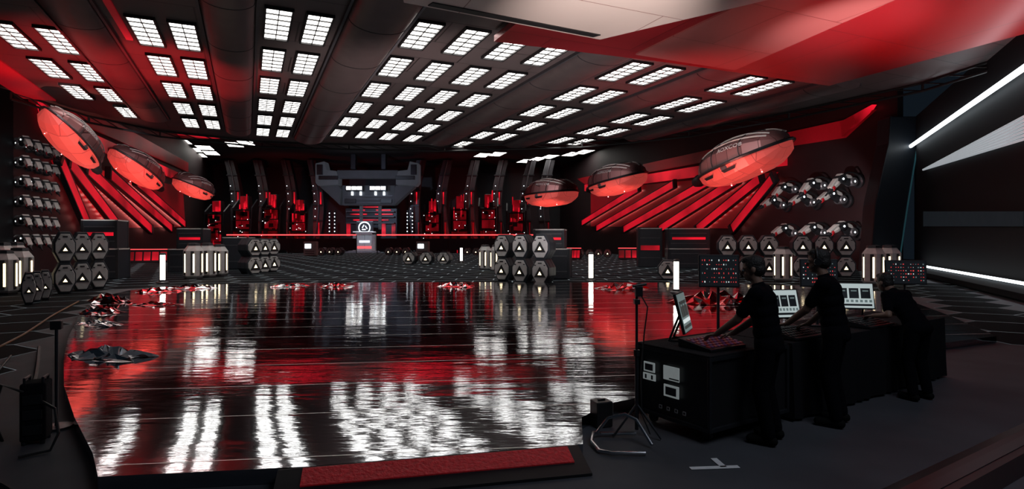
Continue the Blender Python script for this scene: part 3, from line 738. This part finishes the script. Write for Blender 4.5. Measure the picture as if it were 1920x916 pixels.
# ---------------------------------------------------------------- ramp and floor marks
RR=math.atan2(.51,2.22)
t=thing('ramp','short black ramp with red tread plate at the stage front','ramp',(-.63,4.855,0),RR)
MB().prism([(-.40,0),(-.02,0),(-.02,.118),(-.06,.13),(-.40,.02)],-1.22,1.22,'yz').build('body',black,t)
ang=math.atan2(.11,.34)
MB().box((.04,-.17,.1),(2.15,.20,.012),M.Rotation(ang,3,'X')).build('tread_plate',mat('red_tread_glow',(.6,.02,.03),.6,0,(1,.03,.04),.03,scale=30,var=.6,bump=1.0),t)  # a touch of emission stands in for light on the red tread
t=tag(MB().box((0,0,.002),(.42,.055,.003)).box((.08,.1,.002),(.055,.2,.003)).build('tape_mark',tape),'white tape cross stuck on the dark studio floor','tape mark')
t.location=G(1340,876,0); t.rotation_euler=(0,0,R(5))
t=thing('cable_protector','long black cable protector on the floor at the bottom right','cable cover',(4.0,4.95,0),R(33))
MB().prism([(-.25,0),(.25,0),(.12,.05),(-.12,.05)],-2,2,'yz').build('body',black,t)
MB().box((0,0,.05),(4,.1,.012)).build('lid',dark,t)

# ---------------------------------------------------------------- operator desk
K=V((1.83,5.43,0)); ed=V((.835,.55,0)); nd=V((-.55,.835,0)); KR=math.atan2(.55,.835)
def kp(x,y,z=0.): p=K+ed*x+nd*y; return V((p.x,p.y,z))
t=thing('flight_case','black wheeled flight case with pale labels on its end','case',kp(0,0),KR)
MB().box((.62,.46,.46),(1.22,.9,.68)).build('body',black,t,bevel=.015)
m=MB()
for z in (.13,.79):
    for s in (0,.92): m.box((.62,s,z),(1.25,.03,.04))
    for s in (0,1.24): m.box((s,.46,z),(.03,.92,.04))
for sx in (0,1.24):
    for sy in (0,.92): m.box((sx,sy,.46),(.035,.035,.70))
m.build('edge_trim',dark,t,bevel=.006)
for x in (.12,1.12):
    for y in (.12,.8):
        w_=MB(); w_.tube((x-.02,y,.05),(x+.02,y,.05),.05,n=14); w_.box((x,y,.105),(.06,.06,.03)); w_.build('castor',dark,t)
MB().box((.62,.46,.815),(1.27,.95,.022)).build('top_cloth',matte,t,bevel=.01)
lite=mat('case_label_glow',(.75,.78,.76),.6,0,(.8,.9,.9),.13)  # slight glow put into the labels so they show in the dark
for (y,z,wy,hz,kind) in ((.73,.60,.15,.10,0),(.73,.50,.17,.07,1),(.44,.585,.20,.14,2),(.44,.41,.19,.12,0)):
    pl=MB().box((-.02,y,z),(.012,wy,hz)).build('label_plate',lite,t,bevel=.004)
    if kind==0: MB().box((-.028,y,z),(.006,wy*.7,hz*.65)).build('print',mid,pl)
    elif kind==1:
        for q in (-.25,.25): MB().box((-.028,y+q*wy,z),(.006,wy*.12,hz*.6)).build('print',dark,pl)
    else: MB().box((-.028,y-.04,z-.05),(.006,wy*.6,hz*.08)).build('print',dark,pl)
for i in range(4):
    m=MB(); y=.58-.10*i; m.box((-.02,y,.215),(.006,.036,.008)); m.box((-.02,y,.245),(.006,.036,.006))
    for s in (-1,1): m.box((-.02,y+s*.016,.232),(.006,.006,.028))
    m.build('stencil_mark',face,t)
t=thing('draped_table','long work table covered to the floor in black cloth','table',kp(1.32,0),KR)
Lt=3.7
MB().box((Lt/2,.46,.79),(Lt,.9,.03)).build('tabletop',dark,t)
for x in (.1,Lt/2,Lt-.1):
    for y in (.1,.82): MB().tube((x,y,0),(x,y,.78),.025).build('leg',dark,t)
def edge(a,b,n): return [V(a).lerp(V(b),i/n) for i in range(n)]
loop=edge((-.01,-.01,0),(Lt+.01,-.01,0),90)+edge((Lt+.01,-.01,0),(Lt+.01,.93,0),22)+edge((Lt+.01,.93,0),(-.01,.93,0),90)+edge((-.01,.93,0),(-.01,-.01,0),22)
n=len(loop); vs=[];fs=[]
for zi,(z,am) in enumerate(((.82,0),(.80,.004),(.4,.02),(.03,.035))):
    for i,p in enumerate(loop):
        f=am*math.sin(i*1.1+math.sin(i*.37)*2); q=p.copy()
        if p.y<0: q.y+=-am+f*.6
        elif p.y>.925: q.y+=am+f*.6
        elif p.x<0: q.x+=0
        else: q.x+=am+f*.6
        vs.append((q.x,q.y,z))
for zi in range(3):
    for i in range(n): fs.append((zi*n+i,zi*n+(i+1)%n,(zi+1)*n+(i+1)%n,(zi+1)*n+i))
fs.append(tuple(range(n)))
MB().add(vs,fs).build('cloth',matte,t,smooth=True)
s_dark=mat('screen_dark',(.01,.01,.012),.3,0,(.1,.12,.15),.05,var=.02); s_light=mat('screen_light',(.3,.3,.3),.3,0,(.72,.85,.85),.5,var=.02)
s_mid=mat('screen_mid',(.2,.2,.2),.3,0,(.3,.42,.42),.3,var=.02); s_red=mat('screen_red',(.3,.02,.02),.3,0,(1,.08,.08),.6,var=.02); s_wht=mat('screen_white',(.5,.5,.5),.3,0,(.9,1,1),.7,var=.02)
smats=[s_dark,s_light,s_mid,s_red,s_wht]
def monitor(name,label,loc,rz,w,h,zc,tilt,style,stand='pole',z0=.826):
    t=thing(name,label,'screen',(loc.x,loc.y,z0),rz)
    T=M.Translation((0,0,zc-z0))@M.Rotation(tilt,4,'X')
    def nb(): m=MB(); m.T=T; return m
    nb().box((0,.015,0),(w+.03,.03,h+.03)).build('bezel',black,t,bevel=.005)
    m=nb(); m.mi={'dark':0,'light':1,'mid':2}[style]; m.box((0,-.002,0),(w,.006,h))
    rnd=random.Random(len(label))
    if style=='dark':
        for i in range(15):
            for j in range(6):
                m.mi=rnd.choice((3,3,3,2,4)); 
                if rnd.random()<.6: m.box((-w*.44+w*.88*i/14,-.006,-h*.36+h*.72*j/5),(w*.035*rnd.uniform(.3,1),.003,h*.03*rnd.uniform(.4,2.0)))
    else:
        m.mi=0
        for i in range(3): m.box((-w*.3+w*.3*i,-.006,h*.1),(w*.25,.003,h*.42))
        m.box((0,-.006,-h*.38),(w*.9,.003,h*.08))
        m.mi=4 if style=='mid' else 2
        for i in range(8): m.box((-w*.42+w*.84*i/7,-.006,-h*.22),(w*.07,.003,h*.1))
        m.mi=2
        for i in range(3): m.box((-w*.3+w*.3*i,-.009,h*.2),(w*.15,.003,h*.05))
    m.build('display',smats,t)
    if stand=='pole':
        MB().tube((0,.05,.0),(0,.05,zc-z0),.016).build('pole',dark,t)
        MB().box((0,.05,.008),(.24,.18,.016)).build('foot',dark,t,bevel=.004)
    else:
        m=MB()
        for s in (-1,1): m.tube((s*w*.3,.14,.0),(s*w*.3,.02,zc-z0),.012,n=8); m.tube((s*w*.3,.14,.006),(s*w*.3,-.02,.006),.012,n=8)
        m.tube((-w*.3,.14,.006),(w*.3,.14,.006),.012,n=8)
        m.build('prop',dark,t)
    return t
monitor('monitor','tilted pale portable screen at the stage end of the flight case',kp(.5,.72),KR+R(30),.40,.40,1.13,R(-14),'mid','prop')
monitor('monitor','dark monitor with red readouts on a pole left of the first operator',kp(.95,.62),R(-10),.40,.33,1.56,R(-4),'dark')
monitor('monitor','pale touch screen in front of the middle operator',kp(2.0,.5),R(10),.36,.32,1.15,R(-16),'light','prop')
monitor('monitor','dark monitor half hidden behind the middle operator',kp(2.75,.5),R(-8),.42,.32,1.49,R(-4),'dark')
monitor('monitor','bright pale touch screen between the middle and third operators',kp(3.5,.45),R(-12),.46,.32,1.17,R(-14),'light','prop')
monitor('monitor','dark monitor with red readouts above the third operator',kp(4.85,.4),R(-14),.50,.32,1.44,R(-4),'dark')
def console(x,y,w,label,m1,m2):
    t=thing('control_console',label,'console',kp(x,y,.826),KR)
    MB().prism([(-.2,0),(.2,0),(.2,.09),(-.2,.03)],-w/2,w/2,'yz').build('body',black,t,bevel=.008)
    rot=M.Rotation(math.atan2(.06,.4),3,'X'); m=MB()
    for i in range(int(w/.05)):
        for j in range(5): m.mi=(i+j*3)%2; m.box((-w/2+.04+.05*i,-.14+.06*j,.06+(.06/.4)*(-.14+.06*j)+.006),(.03,.035,.008),rot)
    m.build('keys',[m1,m2],t)
kv=mat('violet_key',(.04,.03,.05),.4,0,(.5,.15,.55),.03); kr=mat('red_key',(.04,.02,.02),.4,0,(1,.1,.12),.03); kg=mat('grey_key',(.03,.03,.03),.5)
console(.42,.30,.55,'low lighting console with red and violet keys on the flight case',kr,kv)
console(1.75,.22,.6,'dark key console under the hands of the middle operator',kg,kg)
console(3.3,.20,.6,'dark key console in front of the third operator',kg,kg)

# ---------------------------------------------------------------- people
def person(label,loc,rz,ht,lean,hands,hyaw,hpitch,headset=False,hx=0):
    k=ht/1.75; t=thing('person',label,'person',loc,rz)
    hip=V((0,0,.93*k)); sd=V((hx,math.sin(lean),math.cos(lean))).normalized()
    sp=lambda s,x=0.,y=0.: hip+sd*s*k+V((x*k,y*k*math.cos(lean),-y*k*math.sin(lean)))
    hips=[V((s*.095*k,0,.90*k)) for s in (-1,1)]
    knees=[V((s*.115*k,.05*k,.50*k)) for s in (-1,1)]; ank=[V((s*.13*k,-.03*k,.10*k)) for s in (-1,1)]
    tors=[(0.0,.155,.115),(.10,.15,.11),(.2,.15,.108),(.3,.165,.115),(.40,.17,.115)]
    sh=[sp(.47,s*.175) for s in (-1,1)]
    arms=[]
    for i,s in enumerate((-1,1)):
        S0=sh[i]; W=V(hands[i]); l1,l2=.30*k,.27*k; D=(W-S0).length
        if D>l1+l2-.01: W=S0+(W-S0).normalized()*(l1+l2-.01); D=(W-S0).length
        u=(W-S0).normalized(); a=(l1*l1-l2*l2+D*D)/(2*D); hh=math.sqrt(max(l1*l1-a*a,0))
        pole=V((s*.5,-.5,-.8)); pole=(pole-u*pole.dot(u)).normalized()
        arms.append((S0,S0+u*a+pole*hh,W))
    b=MB()
    for i in range(2):
        b.cap(hips[i],knees[i],.082*k,.058*k); b.cap(knees[i],ank[i],.056*k,.04*k)
        b.cap(ank[i]-V((0,.03*k,.05*k)),ank[i]+V((0,.15*k,-.055*k)),.04*k,.035*k)
    RT=M.Rotation(-lean,3,'X')
    for s,rx,ry in tors: b.ell(sp(s),(rx*k,ry*k,.11*k),rot=RT)
    b.cap(sh[0]*.9+sh[1]*.1,sh[1]*.9+sh[0]*.1,.065*k); b.cap(sp(.46),sp(.60,0,.02),.058*k,.052*k)
    for i,(S0,E,W) in enumerate(arms):
        s=(-1,1)[i]
        b.cap(S0,E,.055*k,.042*k); b.cap(E,W,.042*k,.029*k)
        f=(W-E).normalized(); f=V((f.x,f.y,max(f.z,-.25))).normalized(); x=V((f.y,-f.x,0)).normalized(); up=x.cross(f)
        pc=W+f*.05*k
        b.ell(pc,(.042*k,.055*k,.017*k),rot=M((x,f,up)).transposed())
        for q,(ox,ln) in enumerate(((-.031,.066),(-.010,.078),(.011,.073),(.031,.058))):
            p0=pc+x*ox*k+f*.04*k; p1=p0+(f*.85-up*.3)*ln*.55*k; p2=p1+(f*.5-up*.8)*ln*.5*k
            b.cap(p0,p1,.0105*k,.0095*k,8,3); b.cap(p1,p2,.0095*k,.008*k,8,3)
        p0=pc-x*s*.032*k-f*.02*k; p1=p0-x*s*.03*k+f*.03*k-up*.008*k; p2=p1+f*.03*k-x*s*.004*k-up*.01*k
        b.cap(p0,p1,.013*k,.011*k,8,3); b.cap(p1,p2,.011*k,.009*k,8,3)
    HT=M.Translation(sp(.70,0,.035))@M.Rotation(hyaw,4,'Z')@M.Rotation(hpitch,4,'X')@M.Scale(k,4)
    b.T=HT
    b.ell((0,-.01,.03),(.077,.098,.092)); b.ell((0,.025,-.045),(.06,.068,.075)); b.ell((0,.06,-.085),(.03,.03,.025))
    b.cap((0,.094,.01),(0,.112,-.025),.009,.014,8,3); b.cap((-.02,.088,-.062),(.02,.088,-.062),.010,.010,8,3)
    b.cap((-.045,.07,.025),(.045,.07,.025),.017,.017,8,3)
    for s in (-1,1): b.ell((s*.078,-.01,-.01),(.012,.022,.034))
    b.T=M.Identity(4)
    b.build('body',skin,t,remesh=.0085,sm=4)
    c=MB()
    for s,rx,ry in tors: c.ell(sp(s),(rx*k+.016,ry*k+.018,.11*k+.01),rot=RT)
    c.ell(sp(-.06),(.16*k+.012,.12*k+.016,.08),rot=RT)
    c.cap(sh[0],sh[1],.074*k); c.cap(sp(.47),sp(.53,0,.01),.085*k,.066*k)
    for S0,E,W in arms: c.cap(S0,S0.lerp(E,.72),.07*k,.062*k)
    c.build('shirt',shirt,t,remesh=.012,sm=6)
    c=MB(); c.cap(V((-.07*k,0,.91*k)),V((.07*k,0,.91*k)),.118*k)
    for i in range(2): c.cap(hips[i],knees[i],.098*k,.074*k); c.cap(knees[i],ank[i]+V((0,0,.0)),.074*k,.062*k)
    c.build('trousers',trou,t,remesh=.012,sm=5)
    for i in range(2):
        c=MB(); c.cap(ank[i]+V((0,-.035*k,-.052*k)),ank[i]+V((0,.16*k,-.058*k)),.046*k,.042*k); c.cap(ank[i]+V((0,0,-.04)),ank[i]+V((0,0,-.01)),.05*k,.045*k)
        c.build('shoe',shoe,t,remesh=.01,sm=2)
    c=MB(); c.T=HT; c.ell((0,-.022,.045),(.084,.1,.09)); c.ell((0,-.05,-.01),(.078,.068,.075)); c.ell((0,.03,.095),(.06,.06,.035))
    for s in (-1,1): c.ell((s*.07,0,.03),(.014,.03,.04))
    c.build('hair',hairm,t,remesh=.008,sm=2)
    for s in (-1,1):
        c=MB(); c.T=HT; c.mi=0; c.ell((s*.031,.082,.004),(.013,.012,.010),10,8); c.mi=1; c.ell((s*.031,.091,.004),(.006,.005,.006),8,6)
        c.build('eye',[offw,black],t,smooth=True)
    if headset:
        c=MB(); c.T=HT
        c.path([V((.1*math.cos(a),-.012,.03+.115*math.sin(a))) for a in [PI*i/14 for i in range(15)]],.011,8)
        for s in (-1,1): c.rev([(0,.034),(.02,.04),(.035,.034)],(s*.075,-.01,-.005),(s,0,0),14)
        c.path([V((-.1,.0,-.02)),V((-.09,.06,-.06)),V((-.05,.11,-.07))],.005,6)
        c.build('headset',black,t)
    return t
def local(pw,loc,rz): 
    v=pw-loc; c,s=math.cos(-rz),math.sin(-rz); return V((v.x*c-v.y*s,v.x*s+v.y*c,v.z))
def face_rz(f): return math.atan2(-f[0],f[1])
l1=V((2.43,5.55,0)); r1=face_rz((-.80,.60))
person('man in black T-shirt with short dark hair leaning over the flight case',l1,r1,1.76,R(9),[local(kp(.30,.18,.96),l1,r1),local(kp(.62,.20,.96),l1,r1)],R(8),R(-12))
l2=kp(1.62,-.30); r2=face_rz((-.78,.62))
person('tall man in black wearing a headset with one arm reaching to the table',l2,r2,1.82,R(10),[local(kp(1.42,.14,.97),l2,r2),local(kp(1.85,.12,.97),l2,r2)],R(5),R(-8),True)
l3=kp(3.4,-.34); r3=face_rz((-.35,.94))
person('shadowed person hunched over the far part of the draped table',l3,r3,1.64,R(38),[local(kp(3.25,.10,.96),l3,r3),local(kp(3.7,.10,.96),l3,r3)],0,R(-10))

# ---------------------------------------------------------------- stand, left gear, cables
t=thing('light_stand','tall thin black stand with clamps at the corner of the flight case','stand',(1.22,5.74,0))
MB().tube((0,0,.05),(0,0,.8),.018).build('lower_pole',dark,t); MB().tube((0,0,.8),(0,0,1.42),.013).build('upper_pole',dark,t)
for a in (80,200,320):
    v=V((math.cos(R(a)),math.sin(R(a)),0)); MB().tube(V((0,0,.3)),v*.26+V((0,0,.012)),.011).build('leg',dark,t)
MB().rev([(0,.03),(.06,.03)],(0,0,.77),(0,0,1),10).build('collar',black,t)
m=MB(); m.box((.02,0,1.40),(.07,.06,.1)); m.tube((-.04,0,1.45),(.1,.02,1.47),.014); m.box((.0,0,1.30),(.05,.09,.05)); m.build('clamp',black,t,bevel=.006)
MB().path([V((.02,0,1.4)),V((.1,-.03,1.25)),V((.07,-.02,1.0)),V((.04,0,.6)),V((.05,0,.2)),V((.12,-.05,.02))],.007,6).build('lead',cablem,t)
t=thing('base_frame','bent bright steel tube frame lying at the stand foot','frame',(.98,5.26,0))
m=MB(); m.path([V((.22,.42,.03)),V((-.12,.42,.03)),V((-.2,.36,.06)),V((-.24,.2,.03)),V((-.2,-.02,.02)),V((-.1,-.08,.02)),V((.2,-.08,.02))],.018,8); m.path([V((-.16,.38,.06)),V((-.06,.36,.2)),V((.1,.34,.24)),V((.2,.3,.2)),V((.3,.1,.03))],.016,8); m.build('tube',steel,t,smooth=True)
t=thing('power_box','small black power box on the floor beside the light stand','box',(.86,6.0,0),R(20))
MB().box((.06,0,.13),(.18,.16,.26)).build('body',black,t,bevel=.01); MB().box((.06,0,.265),(.08,.02,.02)).build('handle',dark,t)
t=thing('equipment_rack','low dark equipment rack with cables in the lower left corner','rack',(-4.5,5.55,0),R(25))
MB().box((0,0,.30),(.2,.24,.54)).build('body',matte,t,bevel=.02)
for q in (.14,.28,.42): MB().box((0,-.125,q),(.15,.012,.09)).build('module',black,t,bevel=.004)
for s in (-1,1): MB().path([V((s*.07,-.08,.56)),V((s*.07,-.08,.61)),V((s*.07,.08,.61)),V((s*.07,.08,.56))],.012,6).build('handle',dark,t)
for sx in (-1,1):
    for sy in (-1,1): MB().tube((sx*.07,sy*.09,0),(sx*.07,sy*.09,.035),.02).build('foot',dark,t)
MB().path([V((.07,-.12,.4)),V((.2,-.25,.35)),V((.25,-.35,.15)),V((.2,-.4,.015)),V((0,-.5,.015))],.013,6).build('lead',cablem,t)
MB().path([V((-.07,-.12,.5)),V((-.2,-.2,.6)),V((-.3,-.1,.3)),V((-.28,.1,.015)),V((-.5,.3,.015))],.013,6).build('lead',cablem,t)
t=thing('floor_stand','thin black stand with a small head at the lower left','stand',(-4.62,5.95,0),R(20))
MB().tube((0,0,.02),(0,0,1.0),.015).build('pole',dark,t); MB().box((0,0,1.04),(.1,.06,.09)).build('head',black,t,bevel=.01); MB().rev([(0,.14),(.02,.14),(.03,.04)],(0,0,0),(0,0,1),16).build('base',dark,t)
def cable(pts,r,m,label,z=.0):
    vs=[]; P_=[V((x,y,0)) for x,y in pts]; P_=[P_[0]]+P_+[P_[-1]]
    for i in range(1,len(P_)-2):
        for q in range(8):
            s=q/8; a,b_,c,d=P_[i-1:i+3]
            vs.append(.5*((2*b_)+(c-a)*s+(2*a-5*b_+4*c-d)*s*s+(3*b_-a-3*c+d)*s**3)+V((0,0,r+.001+z)))
    vs.append(P_[-1]+V((0,0,r+.001+z)))
    o=MB().path(vs,r,7).build('cable',m,smooth=True); tag(o,label,'cable')
cable([(-8.0,8.6),(-8.8,9.9),(-9.8,11.8),(-11.5,14.7),(-13.3,18)],.022,orange,'orange cable running along the dark left floor edge')
cable([(-4.85,6.1),(-5.3,6.5),(-5.9,7.1),(-6.5,8.0),(-8.3,10.3)],.025,cablem,'thick black cable running beside the left stage edge')
cable([(-3.6,4.3),(-4.1,4.6),(-4.5,4.5),(-4.3,4.8),(-4.9,5.1),(-5.3,5.8),(-6.2,6.6)],.018,cablem,'looping thin black cable near the low rack')
cable([(-5.2,5.2),(-5.0,4.8),(-4.7,4.4),(-4.2,4.2),(-3.9,4.0)],.02,mat('grey_cable',(.12,.12,.13),.5),'grey cable curling in the lower left corner')
cable([(-6.2,6.2),(-5.9,6.5),(-6.1,6.9),(-6.5,6.7),(-6.3,6.4),(-6.6,7.2),(-7.1,8.0),(-8.2,9.6)],.014,cablem,'coiled black cable left of the thin stand')

# ---------------------------------------------------------------- unseen lamps added to light ceiling, walls, pods and floor
RED=(1,.03,.04)
lamp('SPOT',(-14,23,1),(-13.5,24,8.9),3600,RED,.1,55)  # added red uplights without fixtures, reddening the ceiling
lamp('SPOT',(-19,24,1),(-17,24,8.9),3600,RED,.1,75)
lamp('SPOT',(8,25,1),(8,25,8.9),2200,RED,.1,80)
lamp('SPOT',(-5,22,.6),(-4,26,8.9),1500,(1,.80,.76),.1,100)
lamp('SPOT',(3,20,.6),(1,27,8.9),1300,(.95,.9,.9),.1,100)
lamp('SPOT',(13,17,1),(13,16,8.5),2400,RED,.1,95)
lamp('SPOT',(14,15,1),(16.5,18,8.5),1300,RED,.1,80)
lamp('SPOT',(10,13,2.5),(10.3,17.8,8.5),5200,(1,.87,.84),.1,40,1)  # added white spots, no fixture, for the pale ceiling highlights
lamp('SPOT',(3,10,2.5),(2.5,15.5,8.0),3600,(1,.85,.78),.1,46,1)
lamp('SPOT',(2,12,1),(8,24,8.9),1300,(1,.8,.75),.1,60,1)
for (x,y) in ((15,50),(13,66),(17,40)): lamp('SPOT',(x-10,y-6,1),(wr(y),y,6.5),1000,RED,.1,60)  # added red wall washes without fixtures
for (x,y) in ((-30,42),(-36,58),(-26,33)): lamp('SPOT',(wl(y)+11,y-4,1),(wl(y),y,7),1300,RED,.1,60)
lamp('SPOT',(14.2,32,3.0),(21.8,41,4.4),2600,(1,.93,.9),.1,48)  # added white spot to brighten the right wall arms
lamp('SPOT',(-17,26,4),(-25.5,32,4.2),500,(1,.93,.9),.1,50)
for p,d in (((1398,300),34),((1157,338),50),((1033,363),62),((134,260),28),((257,315),40),((363,350),54)):  # unseen red uplight and white top light added for each pod
    c=V(P(*p,d)); lamp('SPOT',(c.x*.93-(4 if d==34 else 0),c.y-4,.8),c,2400,(1,.28,.22),.1,40)
    lamp('SPOT',(c.x*.8-1,c.y-7,8.3),c,700,(1,.85,.85),.1,40)
lamp('SPOT',(XC,72,9),(XC,100,9),4500,(.6,.75,1),.2,60,1)  # added cool spot to lighten the back pillars
for s in (-1,1): lamp('SPOT',(XC+s*14,91.5,.8),(XC+s*14,98,7),1800,RED,.1,110)  # added red uplights for a soft wash on the back pillars
lamp('AREA',(4.5,1.5,7.5),(4,4.5,0),140,(.80,.87,1),4)  # added overhead fill for the foreground floor
